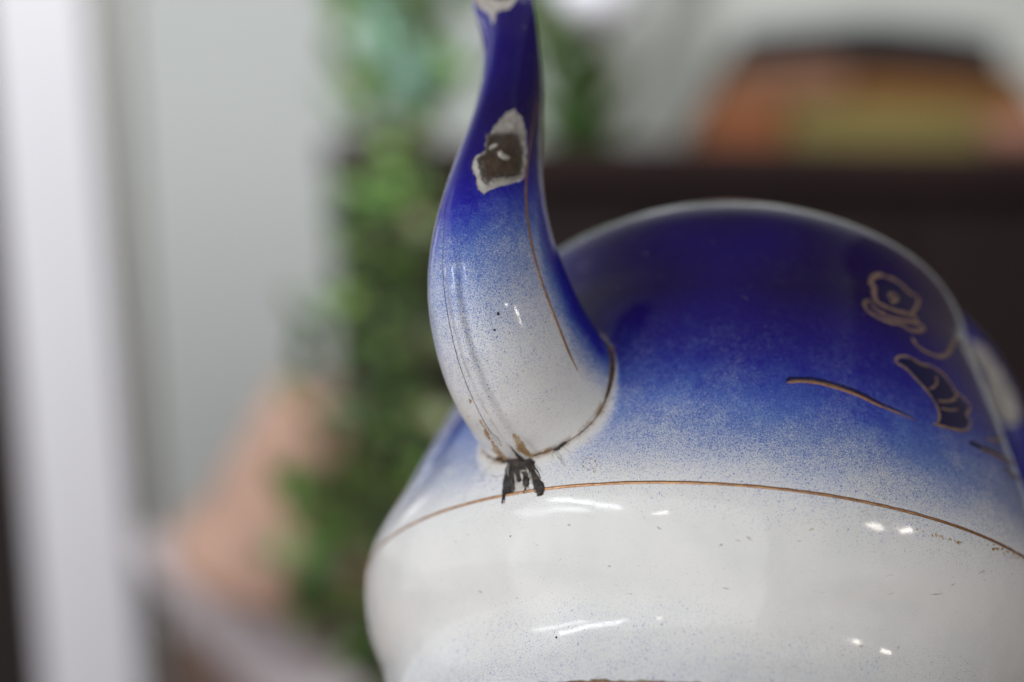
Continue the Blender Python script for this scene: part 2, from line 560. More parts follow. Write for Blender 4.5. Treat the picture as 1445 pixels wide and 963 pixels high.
# ---- spout mesh
tt = np.repeat(T[:, None], NPH, 1)
phd = np.degrees(np.repeat(PH[None], NTT, 0))
scov = np.interp(T, [0, .12, .22, .29, .345, .39, .43, .47, .51, .56], [.06, .08, .16, .27, .40, .52, .64, .79, .93, 1.05])[:, None] + 0 * phd
scov = np.maximum(scov, 1.02 * smooth(np.abs(phd - 6), 62 , 108) ** 1.0 * smooth(tt, -.05, .16) * np.where(phd > 0, 1, .0))
scov += .12 * smooth(-phd, 12, 60) * smooth(tt, .1, .3)
scov = np.maximum(scov, smooth(np.abs(phd), 112, 140))
sdeep = np.interp(T, [.50, .60, .70, .9, 1], [0, .80, 1.0, .9, .7])[:, None] * (0.55 + .45 * smooth(phd, -30, 25))
sp = SP.reshape(-1, 3)
nearm = (tt.ravel() < .35)
sjd = np.full(len(sp), 1.0)
sjd[nearm] = dist_to(sp[nearm], JXYZ)
sgr = (1 - smooth(sjd, .0002, .0016)) * .9
seam_dirt = np.exp(-((girth) / .00022) ** 2) * (fade * smooth(T, .1, .2))[:, None] * .6
sgr = np.maximum(sgr, seam_dirt.ravel())
# inner wall at the lip
inner, ni = [], 14
for k in range(ni):
    i = NTT - 1 - k * 6
    c = SP[i].mean(0)
    inner.append(c + (SP[i] - c) * (1 - 0.16 * min(1, (k + .3) / 2)))
inner = np.array(inner).reshape(-1, 3)
allv = np.vstack([sp, inner])
f1 = grid_faces(NTT, NPH)
j = np.arange(NPH)
lip = np.stack([(NTT - 1) * NPH + j, (NTT - 1) * NPH + (j + 1) % NPH, NTT * NPH + (j + 1) % NPH, NTT * NPH + j], -1)
f2 = grid_faces(ni, NPH, True, NTT * NPH)
ext = len(inner)
spout = mesh_obj('spout', allv, np.vstack([f1, lip, f2]), ENAMEL, pot, True,
                 dict(cov=np.r_[scov.ravel(), np.full(ext, .3)], deep=np.r_[sdeep.ravel(), np.zeros(ext)],
                      grime=np.r_[sgr, np.zeros(ext)], halo=np.zeros(len(allv))))

# ------------------------------------------------------------------ marks laid on the surfaces
def bvh_of(X, wrap=True):
    nu, nv = X.shape[:2]
    return BVHTree.FromPolygons([tuple(v) for v in X.reshape(-1, 3)], [tuple(f) for f in grid_faces(nu, nv, wrap)])


BODY_B = bvh_of(BX[::2, ::2])
SPOUT_B = bvh_of(SP)
eye = C2L @ Vector((0, 0, 0))
C2L3 = C2L.to_3x3()


def hit(tree, px, py):
    d = C2L3 @ Vector(((px - CX) / FPX, -(py - CY) / FPX, -1)).normalized()
    p, n, i, t = tree.ray_cast(eye, d)
    if p is None:
        return None
    if n.dot(d) > 0:
        n = -n
    return p, n


def resample(pts, step):
    pts = np.array(pts, float)
    k = np.arange(len(pts), dtype=float)
    n = max(4, int(np.linalg.norm(np.diff(pts, axis=0), axis=1).sum() / step))
    t = np.linspace(0, k[-1], n)
    return hermite(k, pts, t) if len(pts) > 2 else np.stack([np.interp(t, k, pts[:, i]) for i in range(2)], 1)


def ribbon(name, tree, pts, width, mat, parent, lift=0.00008, dome=0.00008, taper=(0.1, 0.1), wob=0.15, step=1.5):
    """a painted stroke: width in metres, domed section, following the surface"""
    P, N = [], []
    for x, y in resample(pts, step):
        h = hit(tree, x, y)
        if h:
            if P and (h[0] - P[-1]).length > 0.006:
                break
            P.append(h[0]); N.append(h[1])
    n = len(P)
    if n < 3:
        return None
    for _ in range(2):
        N = [(N[max(0, i - 1)] + N[i] + N[min(n - 1, i + 1)]).normalized() for i in range(n)]
    vs, prof = [], [(-1, -.6), (-.6, .6), (0, 1), (.6, .6), (1, -.6)]
    for i in range(n):
        tg = (P[min(n - 1, i + 1)] - P[max(0, i - 1)]).normalized()
        sd = N[i].cross(tg).normalized()
        u = i / (n - 1)
        w = width * min(1, (u + 0.02) / max(taper[0], 1e-3), (1.02 - u) / max(taper[1], 1e-3))
        w *= 1 + wob * 2 * noise.noise(P[i] * 900)
        for a, b in prof:
            vs.append(P[i] + sd * (w / 2 * a) + N[i] * (lift + dome * b))
    fs = [(i * 5 + j, i * 5 + j + 1, (i + 1) * 5 + j + 1, (i + 1) * 5 + j) for i in range(n - 1) for j in range(4)]
    return mesh_obj(name, vs, fs, mat, parent)


def patch(name, tree, poly, mat, parent, height=0.0001, edge=2.0, rag=1.0, rag_f=0.18, step=0.6, relief=0.0, holes=(), sparse=None, seed=0.0, rel_f=1300, grow=0.0):
    """a chip, stain or flake: an irregular patch of skin following the surface, its rim sunk into it"""
    poly = np.asarray(poly, float)
    x0, y0 = poly.min(0) - 3
    x1, y1 = poly.max(0) + 3
    nx, ny = int((x1 - x0) / step) + 1, int((y1 - y0) / step) + 1
    X, Y = np.meshgrid(x0 + np.arange(nx) * step, y0 + np.arange(ny) * step)
    q = np.stack([X.ravel(), Y.ravel()], 1)
    sd = poly_sd(q, poly)
    for h in holes:
        sd = np.minimum(sd, -poly_sd(q, h))
    nz = np.array([noise.noise(Vector((a * rag_f, b * rag_f, seed))) + .5 * noise.noise(Vector((a * rag_f * 2.7, b * rag_f * 2.7, seed + 3))) for a, b in q])
    sd = sd + grow + rag * nz * 1.6
    if sparse is not None:
        nz2 = np.array([noise.noise(Vector((a * .22, b * .22, seed + 9))) for a, b in q])
        sd = np.minimum(sd, (nz2 - sparse) * 8)
    keep = sd > -edge * .3
    idx = -np.ones(len(q), int)
    vs = []
    for i in np.nonzero(keep)[0]:
        h = hit(tree, *q[i])
        if h is None:
            continue
        p, n = h
        e = min(1, max(-.3, sd[i] / edge))
        z = height * e + relief * max(0, e) * noise.noise(p * rel_f)
        idx[i] = len(vs)
        vs.append(p + n * z)
    ids = idx.reshape(ny, nx)
    fs = []
    for a in range(ny - 1):
        for b in range(nx - 1):
            f = (ids[a, b], ids[a + 1, b], ids[a + 1, b + 1], ids[a, b + 1])
            if min(f) >= 0 and max((vs[f[0]] - vs[f[2]]).length, (vs[f[1]] - vs[f[3]]).length) < 0.003:
                fs.append(f)
    if not fs:
        return None
    return mesh_obj(name, vs, fs, mat, parent)


# gilt line down the right flank of the spout
ribbon('gold_line', SPOUT_B, [(757, 140), (750, 190), (744, 235), (742, 270), (744, 305), (750, 345), (760, 385), (774, 425), (789, 463), (802, 496), (815, 524)], 0.00078, GOLD, spout, taper=(.35, .12), wob=.08)
# big chip on the spout: a rim of broken white enamel round bare steel
patch('chip_rim', SPOUT_B, rim_poly, GROUND_COAT, spout, 0.00006, 1.2, 1.2, .12, .5, .00006)
patch('chip_grey_ring', SPOUT_B, [(706 + (x - 706) * 1.10, 216 + (y - 216) * 1.12) for x, y in core_poly], GREY_RING, spout, 0.00008, 1.0, 2.4, .2, .5, .00006, seed=8)  # grey ring between the pale rim and the dark core
patch('chip_scale', SPOUT_B, core_poly, SCALE, spout, 0.00009, 1.0, 1.6, .16, .5, .00008, seed=2)
patch('chip', SPOUT_B, [(705 + (x - 705) * .86, 222 + (y - 222) * .86) for x, y in core_poly], STEEL, spout, 0.00014, 1.0, 2.2, .2, .5, .00014, seed=4)
for pl_ in ([(388, 632), (410, 614), (432, 616), (420, 630), (395, 640)], [(425, 650), (440, 645), (455, 660), (478, 668), (478, 682), (455, 684), (432, 668)]):
    patch('enamel_flake', SPOUT_B, Z(pl_, 560, 0, .3322), GROUND_COAT, spout, 0.00060, 1.0, .4, .3, .4, .00012)
# chip at the lip
patch('lip_chip', SPOUT_B, [(656, -45), (664, -5), (672, 8), (682, 15), (690, 19), (695, 33), (701, 20), (708, 14), (720, 13), (727, 3), (735, -8), (742, -45)], GROUND_COAT, spout, 0.00012, 1.5, 1.5, .12, .8, .00006)
patch('lip_wear', SPOUT_B, [(694, -45), (692, -4), (702, 2), (722, 1), (730, -12), (736, -45)], STEEL, spout, 0.00020, 1.5, 1.5, .12, .8, .0001, seed=5)
# dark pits and specks
for x, y, r in ((703, 443, 2.4), (698, 466, 1.9), (626, 391, 1.6), (640, 606, 1.4), (719, 470, 1.2), (770, 455, 1.2), (690, 560, 1.2)):
    c = [(x + r * math.cos(a), y + r * math.sin(a)) for a in np.linspace(0, 6.28, 10)[:-1]]
    patch('pit', SPOUT_B, c, DARK_INK if r > 1.7 else HAIR, spout, 0.00006, 1.0, .4, .5, .4)
for x, y, r in ((785, 900, 1.8), (943, 588, 1.5), (832, 654, 1.2), (1018, 769, 1.5), (720, 757, 1.3)):
    c = [(x + r * math.cos(a), y + r * math.sin(a)) for a in np.linspace(0, 6.28, 10)[:-1]]
    patch('pit', BODY_B, c, CRACK if r > 1.6 else HAIR, body, 0.00006, 1.0, .4, .5, .4)
# rust at the foot of the spout
q = .2076
for pl_, sd_ in (([(398, 190), (420, 225), (450, 280), (480, 325), (520, 375), (560, 418), (592, 445), (540, 455), (510, 440), (485, 400), (455, 362), (460, 330), (430, 290), (402, 250)], 1),
                 ([(588, 252), (630, 262), (665, 310), (690, 350), (722, 392), (704, 412), (660, 388), (625, 362), (616, 322), (600, 282)], 2)):
    patch('rust_stain', SPOUT_B, Z(pl_, 600, 560, q), OCHRE, spout, 0.00004, 1.0, 2.0, .35, .5, seed=sd_)
for pl_, sd_ in (([(700, 395), (760, 385), (860, 345), (868, 352), (770, 398), (705, 425)], 3), ([(296, 15), (312, 10), (318, 45), (304, 50)], 4),
                 ([(370, 155), (386, 160), (390, 200), (376, 195)], 5), ([(280, 125), (300, 130), (290, 140)], 6)):
    patch('rust_stain', SPOUT_B, Z(pl_, 600, 560, q), OCHRE, spout, 0.00003, 1.0, 1.4, .4, .5, seed=sd_)
patch('rust_stain', SPOUT_B, Z([(420, 440), (500, 400), (560, 405), (600, 440), (600, 470), (480, 470)], 600, 560, q), CRACK, spout, 0.00005, 1.0, 3.0, .4, .5, sparse=-.05, seed=7)
# crack along the soldered joint, wider where the joint has opened
order = np.argsort(JPH)
JS = JXYZ[order]
JA = np.degrees(JPH[order])
sel = (JA > -150) & (JA < 150)
JS, JA = JS[sel], JA[sel]
cam_px = []
for p in JS:
    c = L2C @ Vector(p)
    cam_px.append((CX + FPX * c.x / -c.z, CY - FPX * c.y / -c.z))
cam_px = np.array(cam_px)
vs, fs, m = [], [], 8
n = len(JS)
for i in range(n):
    p = Vector(JS[i])
    tg = (Vector(JS[min(n - 1, i + 2)]) - Vector(JS[max(0, i - 2)])).normalized()
    out = Vector((p.x, p.y, 0)).normalized()
    sd = tg.cross(out).normalized()
    up = sd.cross(tg).normalized()
    x, y = cam_px[i]
    r = 0.00016 + 0.00007 * noise.noise(p * 700)
    r += 0.00055 * math.exp(-((x - 866) / 9) ** 2) * (1 if y < 570 else 0) + .00025 * math.exp(-((x - 720) / 20) ** 2)
    for a in range(m):
        an = a / m * 2 * math.pi
        vs.append(p + sd * r * math.cos(an) + up * r * math.sin(an))
fs = [(i * m + a, i * m + (a + 1) % m, (i + 1) * m + (a + 1) % m, (i + 1) * m + a) for i in range(n - 1) for a in range(m)]
mesh_obj('joint_crack', vs, fs, CRACK, body)
# which drawn x on the photograph belongs to which joint point: keep the opened gap on the joint itself
def joint_at(x, y):
    i = int(np.argmin(np.hypot(cam_px[:, 0] - x, cam_px[:, 1] - y)))
    return cam_px[i]
gx, gy = joint_at(797, 625) - np.array((797, 625))
patch('joint_gap', BODY_B, [(x + gx, y + gy + 1.5) for x, y in Z([(862, 362), (900, 335), (930, 300), (945, 262), (968, 248), (985, 255), (975, 285), (950, 315), (915, 345), (890, 362)], 600, 560, q)], CHAR, body, 0.00050, 1.0, .8, .3, .5)
# black flaking crust below the spout
bx, by = joint_at(735, 655) - np.array((735, 655))
crust = Z([(555, 480), (582, 490), (576, 540), (552, 600), (545, 680), (538, 755), (562, 692), (600, 682), (622, 645), (615, 600), (632, 588), (645, 622), (665, 592), (680, 640), (702, 650), (712, 620), (712, 560), (722, 535), (735, 600), (745, 655), (775, 705), (800, 690), (814, 652), (775, 590), (744, 530), (748, 482), (716, 458), (708, 425), (680, 440), (640, 450), (612, 472)], 600 + bx, 560 + by, q)
hole = [Z([(655, 535), (685, 525), (690, 545), (665, 552)], 600 + bx, 560 + by, q)]
grown = [(734 + bx + (x - 734 - bx) * 1.12, 684 + by + (y - 684 - by) * 1.08) for x, y in crust]
patch('rust_bleed', BODY_B, grown, OCHRE, body, 0.00003, 1.5, 2.0, .16, .4, sparse=.12, seed=3)
patch('black_crust', BODY_B, [(738 + bx + (x - 738 - bx) * 1.06, 676 + by + (y - 676 - by) * 1.05) for x, y in crust], CHAR, body, 0.00036, 1.4, .75, .35, .35, .00035, holes=hole, rel_f=620, grow=.7)
for pts, w in (([(719, 660), (714, 688), (714, 718)], .0008), ([(727, 686), (728, 696), (726, 705)], .0005), ([(742, 684), (744, 695), (741, 703), (748, 700)], .0005),
               ([(761, 684), (767, 694), (766, 704)], .0007), ([(750, 662), (760, 672), (765, 684)], .0004), ([(716, 662), (711, 660), (708, 663)], .0004), ([(742, 652), (747, 646), (752, 645)], .0005)):
    ribbon('crust_thread', BODY_B, [(x + bx, y + by) for x, y in pts], w, CHAR, body, .00010, .00012, (.15, .5), .5, .7)
for pts in ([(737, 672), (740, 682), (741, 691)], [(729, 676), (731, 684), (730, 692)], [(745, 668), (749, 676), (750, 684)], [(722, 664), (720, 674), (721, 682)]):
    ribbon('pale_sliver', BODY_B, [(x + bx, y + by) for x, y in pts], .00042, GROUND_COAT, body, .00055, .00012, (.4, .4), .5, .6)
for fx, fy, fr_ in ((722, 668, 2.2), (748, 672, 2.4), (757, 690, 2.0), (741, 662, 1.6)):
    c = [(fx + bx + fr_ * random.uniform(.5, 1.3) * math.cos(t), fy + by + fr_ * random.uniform(.8, 1.9) * math.sin(t)) for t in np.linspace(0, 6.28, 9)[:-1]]
    patch('loose_flake', BODY_B, c, CHAR if fr_ > 1.9 else GROUND_COAT, body, 0.00045, .8, .5, .3, .35, .0002, seed=fx)
patch('pale_flake', BODY_B, Z([(612, 605), (640, 590), (662, 625), (690, 640), (715, 640), (720, 665), (680, 660), (640, 675), (600, 690), (618, 650)], 600 + bx, 560 + by, q), GROUND_COAT, body, 0.00012, 1.2, .8, .35, .5, .0001)
patch('pale_flake', BODY_B, Z([(542, 600), (552, 590), (546, 680), (538, 690), (530, 650)], 600 + bx, 560 + by, q), GROUND_COAT, body, 0.00012, 1.2, .8, .35, .5, .0001)
patch('pale_flake', BODY_B, Z([(712, 520), (724, 515), (738, 590), (742, 640), (730, 630), (718, 580)], 600 + bx, 560 + by, q), GROUND_COAT, body, 0.00010, 1.2, .5, .35, .5, .0001)
patch('grey_smear', BODY_B, Z([(742, 650), (800, 640), (815, 665), (790, 705), (768, 712), (750, 690)], 600 + bx, 560 + by, q), HAIR, body, 0.00018, 1.2, 1.2, .35, .5, .0001, sparse=-.1)
# hairline cracks running off the joint
for pts, w in (([(868, 372), (905, 425), (940, 470), (975, 510)], .00013), ([(880, 368), (930, 430), (960, 490)], .00011), ([(935, 340), (960, 375), (1015, 408)], .00012),
               ([(940, 300), (965, 285), (950, 320), (938, 345)], .00012), ([(745, 480), (780, 510), (803, 550)], .00010), ([(455, 480), (430, 520), (385, 600)], .00013),
               ([(430, 490), (400, 540), (372, 600)], .00011), ([(350, 400), (330, 480), (345, 495), (390, 500)], .00010),
               ([(440, 550), (480, 565), (520, 560), (545, 545)], .00013), ([(1250, -10), (1252, 40), (1225, 80)], .00014),
               ([(730, 425), (760, 430), (800, 430)], .00010), ([(880, 390), (870, 420), (885, 440)], .0001)):
    ribbon('hairline', BODY_B, Z(pts, 600 + bx * .6, 560 + by * .6, q), w, HAIR, body, .00003, .00003, (.2, .4), .35, .8)
for cxx, cyy, ra in ((1118, 455, 48), (1152, 508, 9), (1100, 300, 22)):
    for s0 in np.linspace(0, 6.28, 9)[:-1]:
        a = np.linspace(s0, s0 + .55, 5)
        ribbon('blister_edge', BODY_B, Z([(cxx + ra * math.cos(t) * (1 + .1 * math.sin(3 * t)), cyy + ra * .8 * math.sin(t)) for t in a], 600, 560, q), .00022, OCHRE, body, .00002, .00003, (.3, .3), .5, .6)
# crack in the seam bead of the spout
ribbon('seam_crack', SPOUT_B, [(630, 282), (626, 330), (625, 380), (629, 425), (637, 470), (648, 513), (664, 556), (684, 597), (700, 622), (708, 630)], .00016, CRACK, spout, .00003, .00004, (.3, .2), .35, 1.0)
ribbon('seam_crack', SPOUT_B, Z([(385, 150), (440, 230), (470, 260), (495, 285), (520, 330)], 600, 560, q), .00018, CRACK, spout, .00003, .00004, (.2, .2), .4, .8)
ribbon('seam_smudge', SPOUT_B, Z([(575, 330), (600, 365), (630, 400), (650, 432)], 600, 560, q), .0006, CRACK, spout, .00002, .00003, (.6, .2), .5, .8)
# gilt and navy brushwork on the right of the body
q4, o4 = .3738, (1045, 340)
G4 = lambda pts: Z(pts, *o4, q4)
ribbon('ink_and_shade_line', BODY_B, G4([(168, 528), (200, 521), (250, 521), (310, 530), (380, 550), (450, 575), (520, 610), (580, 636), (640, 662), (672, 682)]), .0011, DARK_INK, body, .00004, .00004, (.08, .5))
ribbon('gold_stroke', BODY_B, G4([(172, 537), (200, 531), (250, 531), (310, 540), (380, 560), (450, 586), (520, 620), (580, 645), (640, 670), (660, 678)]), .00085, GOLD, body, taper=(.12, .5))
patch('navy_leaf', BODY_B, G4([(590, 452), (640, 445), (690, 470), (760, 505), (810, 572), (862, 632), (850, 655), (862, 690), (840, 712), (790, 706), (742, 692), (750, 650), (720, 590), (650, 510)]), DARK_INK, body, .00004, 2, .3, .1, 1.0)
for pts, w in (([(585, 462), (588, 446), (605, 437), (640, 441), (680, 465), (720, 475), (760, 500), (790, 536), (812, 570), (848, 600), (868, 632), (852, 655), (866, 682), (858, 712), (830, 716), (790, 708), (745, 696), (725, 690)], .0010),
               ([(585, 460), (620, 480), (655, 515), (690, 552), (720, 590), (740, 625), (751, 660), (744, 690)], .0010),
               ([(735, 512), (742, 532), (730, 552), (712, 560)], .0007), ([(815, 575), (808, 598), (780, 607), (745, 605)], .0008), ([(820, 638), (790, 640), (755, 632)], .0007)):
    ribbon('leaf_outline', BODY_B, G4(pts), w * .72, GOLD_DULL, body, .00012, taper=(.06, .06))
patch('navy_heart', BODY_B, G4([(535, 170), (575, 155), (620, 185), (640, 230), (620, 262), (575, 255), (540, 225)]), DARK_INK, body, .00004, 2, .3, .1, 1.0)
for pts, w in (([(545, 135), (520, 129), (498, 142), (492, 160), (505, 178), (504, 205), (516, 232), (548, 250), (590, 266), (630, 276), (660, 292), (667, 315)], .0016),
               ([(545, 135), (585, 150), (622, 180), (642, 200), (668, 214), (668, 240), (652, 268), (640, 288)], .0013),
               ([(495, 240), (482, 226), (468, 235), (478, 262), (518, 290), (570, 310), (606, 316), (640, 338), (682, 340), (690, 326), (655, 310), (610, 300), (560, 288), (510, 258), (492, 240)], .0013),
               ([(560, 215), (566, 202), (582, 203), (590, 218), (578, 230), (563, 224)], .0014),
               ([(645, 365), (670, 400), (710, 425), (750, 438), (778, 430), (795, 402), (810, 372), (830, 376), (845, 400)], .0013),
               ([(905, 786), (940, 800), (980, 820), (1045, 852)], .0009), ([(1000, 870), (1035, 890), (1072, 916)], .0007), ([(925, 748), (960, 756), (985, 748)], .0009)):
    ribbon('gold_scroll', BODY_B, G4(pts), w * .72, GOLD_DULL, body, .00012, taper=(.06, .06))
for pts, w in (([(862, 762), (900, 775), (980, 808), (1050, 845)], .0014), ([(992, 858), (1035, 882), (1075, 910)], .0010), ([(960, 752), (985, 742), (998, 705)], .0016)):
    ribbon('ink_and_shade_line', BODY_B, G4(pts), w, DARK_INK, body, .00006, taper=(.1, .3))  # the hook stroke paints shading at the handle's attachment edge
# faint wear marks and specks of dirt on the white belly
rnd = random.Random(8)
for x, y, ln in ((1017, 769, 10), (1042, 764, 12), (1058, 761, 14), (1128, 764, 9), (1219, 721, 14), (1255, 813, 12), (1322, 838, 20), (1385, 808, 12), (1345, 825, 8), (1025, 831, 12), (1215, 912, 9),
                 (660, 755, 5), (643, 765, 5), (803, 741, 6), (758, 770, 5), (678, 836, 8), (790, 790, 7), (930, 745, 9), (1145, 748, 10), (860, 800, 5), (890, 838, 5), (730, 845, 4), (1258, 838, 10)):
    a = rnd.uniform(-.6, .6)
    dx, dy = math.cos(a) * ln / 2, math.sin(a) * ln / 2
    ribbon('wear_mark', BODY_B, [(x - dx, y - dy), (x, y + rnd.uniform(-1, 1)), (x + dx, y + dy)], rnd.uniform(.0003, .0006), PALE_MARK, body, -.00002, .00005, (.4, .4), .5, .8)
for pl_, sd_ in ((Z([(1010, 310), (1120, 335), (1200, 365), (1180, 375), (1060, 335)], 945, 640, .346), 1), (Z([(1280, 355), (1330, 370), (1400, 400), (1440, 430), (1390, 425), (1300, 385)], 945, 640, .346), 2)):
    patch('brown_wear', BODY_B, pl_, OCHRE, body, .00003, 1.5, 3, .2, .7, sparse=.10, seed=sd_)

# ---- handle, springing from the right of the body
HA = math.radians(108)
HP = np.array([[.038, .099], [.058, .098], [.0725, .090], [.0825, .076], [.0885, .058], [.0905, .039], [.089, .019], [.083, .004], [.073, -.004], [.060, -.002]])
hk = np.arange(len(HP), dtype=float)
ht = np.linspace(0, hk[-1], 90)
hc = hermite(hk, HP, ht)
htan = np.gradient(hc, axis=0)
htan /= np.linalg.norm(htan, axis=1)[:, None]
hn = np.stack([-htan[:, 1], htan[:, 0]], 1)
hthick = np.interp(ht, [0, 2, 5, 10], [.0065, .0065, .0060, .006])
hwide = np.interp(ht, [0, 2, 5, 10], [.011, .0095, .0085, .010])
hp_ = np.linspace(0, 2 * np.pi, 40, endpoint=False)
hpl = hc[:, None] + hn[:, None] * (hthick[:, None] * np.cos(hp_)[None])[..., None]
hs_ = hwide[:, None] * np.sin(hp_)[None]
HX = loc(hpl[..., 0] * math.sin(HA) + hs_ * math.cos(HA), hpl[..., 0] * math.cos(HA) - hs_ * math.sin(HA), hpl[..., 1])
hcov = np.full(HX.shape[:2], .97)
handle = mesh_obj('handle', HX.reshape(-1, 3), grid_faces(90, 40), ENAMEL, pot, True,
                  dict(cov=hcov, deep=hcov * .5, grime=hcov * 0, halo=hcov * 0))
HAND_B = bvh_of(HX)
patch('handle_chip', HAND_B, [(1362, 478), (1384, 486), (1402, 506), (1416, 530), (1430, 555), (1440, 582), (1436, 602), (1420, 600), (1404, 588), (1394, 565), (1388, 530), (1372, 505)], GROUND_COAT, handle, .0003, 2, 2, .1, 1.0, .0001)

# ------------------------------------------------------------------ what the pot stands on (below the picture)
WOOD = simple('oiled_brown_wood', (0.20, 0.11, 0.06), 0.5, .35, 14)
foot_w = [POT @ Vector((0.083 * math.sin(a), -0.083 * math.cos(a), -0.0036)) for a in np.linspace(0, 6.28, 73)]
zmin = min(p.z for p in foot_w)


def box(name, x0, x1, y0, y1, z0, z1, mat, parent=None, bevel=0.004, M=None):
    import bmesh
    bm = bmesh.new()
    bmesh.ops.create_cube(bm, size=1)
    for v in bm.verts:
        v.co = Vector((x0 + (v.co.x + .5) * (x1 - x0), y0 + (v.co.y + .5) * (y1 - y0), z0 + (v.co.z + .5) * (z1 - z0)))
    if bevel:
        bmesh.ops.bevel(bm, geom=bm.edges[:], offset=bevel, segments=2, affect='EDGES')
    if M:
        bm.transform(M)
    me = bpy.data.meshes.new(name)
    bm.to_mesh(me)
    bm.free()
    me.materials.append(mat)
    o = bpy.data.objects.new(name, me)
    C.objects.link(o)
    if parent:
        o.parent = parent
    return o


top_z = zmin - 0.012
tb = box('table_top', -0.35, 0.55, 0.22, 0.56, top_z - 0.03, top_z, WOOD)
tag(tb, kind='structure')
pv = [(.052 * math.sin(a), -.052 * math.cos(a), z) for z in (-.0037, -.10) for a in np.linspace(0, 2 * math.pi, 49)[:-1]]
pf = [(k_, (k_ + 1) % 48, 48 + (k_ + 1) % 48, 48 + k_) for k_ in range(48)] + [tuple(range(47, -1, -1)), tuple(range(48, 96))]
pn = mesh_obj('plinth', pv, pf, WOOD, None, False)
pn.matrix_world = POT
tag(pn, kind='structure')

# ------------------------------------------------------------------ room behind, far out of focus
WALL = simple('pale_grey_paint', (0.56, 0.59, 0.585), 0.7, .04, 2)
PALE = simple('pale_daylit_paint', (0.62, 0.645, 0.61), 0.7, .05, 2)
WHITE = simple('white_gloss_paint', (0.34, 0.335, 0.36), 0.4, .04, 3)
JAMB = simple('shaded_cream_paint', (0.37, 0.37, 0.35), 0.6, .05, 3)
DARKROOM = simple('doorway_shade', (0.012, 0.008, 0.008), 0.8, .3, 4, spec=.15)  # near-black colour standing for the shade inside the doorway
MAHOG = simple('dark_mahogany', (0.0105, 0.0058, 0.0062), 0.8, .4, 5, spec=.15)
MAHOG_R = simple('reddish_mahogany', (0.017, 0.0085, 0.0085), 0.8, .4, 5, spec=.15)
TERRA = simple('pale_terracotta', (0.30, 0.185, 0.138), 0.8, .5, 16)
FLOORM = simple('brown_floor_boards', (0.23, 0.13, 0.095), 0.6, .3, 3)
SHELF = simple('grey_painted_board', (0.30, 0.26, 0.27), 0.6, .15, 4)


def slab(name, quad, thick, mat, parent=None):
    """a board whose front face is the given quad of world points, with real thickness behind it"""
    a, b, c, d = quad
    n = (b - a).cross(d - a).normalized()
    if n.dot(a - cam.location) < 0:
        n = -n
    back = [p + n * thick for p in quad]
    fs = [(0, 1, 2, 3), (7, 6, 5, 4), (0, 4, 5, 1), (1, 5, 6, 2), (2, 6, 7, 3), (3, 7, 4, 0)]
    return mesh_obj(name, list(quad) + back, fs, mat, parent, False)


def q_at(pts, depth):
    return [at(x, y, depth) for x, y in pts]


tag(slab('wall', q_at([(-500, -700), (2600, -700), (2600, 1700), (-500, 1700)], 3.0), .1, WALL), kind='structure')
tag(slab('side_light_blocker', [CAM @ Vector(v) for v in ((1.75, -1.3, 1.2), (1.75, -1.3, -2.9), (1.75, 2.2, -2.9), (1.75, 2.2, 1.2))], .1, simple('dark_blocker', (0.17, 0.14, 0.12), .6, .2, 3)), kind='structure')  # unseen panel added to darken the pot's right side and its reflections
fz = at(300, 1250, 1.9).z
fl = mesh_obj('floor', [(-6, -3, fz), (6, -3, fz), (6, 6, fz), (-6, 6, fz)], [(0, 1, 2, 3)], FLOORM, None, False)
tag(fl, kind='structure')

# white door casing at the left, with its shaded jamb and a dark sheet painted for the doorway's shade
door = empty('door_frame', at(110, 1250, 1.6))
tag(door, 'white painted door frame standing at the left of the grey wall', 'door frame')
def child(o, p):
    bpy.context.view_layer.update()
    o.parent = p
    o.matrix_parent_inverse = p.matrix_world.inverted()
    return o
child(slab('casing', q_at([(-34, -160), (106, -160), (212, 1120), (74, 1120)], 1.6), .03, WHITE), door)
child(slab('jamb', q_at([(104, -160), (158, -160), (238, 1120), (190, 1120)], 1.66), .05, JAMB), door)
child(slab('doorway_shade_sheet', q_at([(-500, -160), (10, -160), (110, 1120), (-500, 1120)], 1.72), .03, DARKROOM), door)

# dark cabinet behind the pot
cab = empty('cabinet', at(900, 1300, 1.75))
tag(cab, 'dark mahogany cabinet behind the pot with a reddish top edge', 'cabinet')
cp = [at(468, 214, 1.75), at(1620, 232, 1.75), at(1620, 1300, 1.75), at(480, 1300, 1.75)]
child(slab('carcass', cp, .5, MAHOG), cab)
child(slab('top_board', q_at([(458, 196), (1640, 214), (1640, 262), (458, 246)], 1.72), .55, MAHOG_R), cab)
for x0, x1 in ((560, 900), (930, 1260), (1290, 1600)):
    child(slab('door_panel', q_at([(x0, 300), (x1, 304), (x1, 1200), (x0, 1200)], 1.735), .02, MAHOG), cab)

# rounded case and dish on the cabinet
CASE_T = simple('charcoal_lid', (0.012, 0.012, 0.016), 0.8, .2, 5, spec=.2)
CASE_B = simple('orange_brown_wood', (0.135, 0.058, 0.017), 0.7, .35, 5, spec=.2)
CASE_P = simple('rose_brown_wood', (0.185, 0.090, 0.052), 0.7, .2, 5, spec=.2)
CASE_R = simple('rust_orange_panel', (0.20, 0.070, 0.028), 0.7, .15, 5, spec=.2)
CASE_O = simple('olive_cloth_panel', (0.155, 0.125, 0.043), 0.9, .2, 6, spec=.2)
case = empty('rounded_case', at(1210, 222, 1.95))
tag(case, 'orange brown rounded case with dark top and olive front panel on cabinet', 'case')
def prism(name, outline, depth, thick, mat, parent):
    pts = q_at(outline, depth)
    n = (CAM3 @ Vector((0, 0, -1))).normalized()
    m = len(pts)
    fs = [tuple(range(m)), tuple(range(2 * m - 1, m - 1, -1))] + [(i, i + m, (i + 1) % m + m, (i + 1) % m) for i in range(m)]
    return child(mesh_obj(name, pts + [p + n * thick for p in pts], fs, mat, None, False), parent)
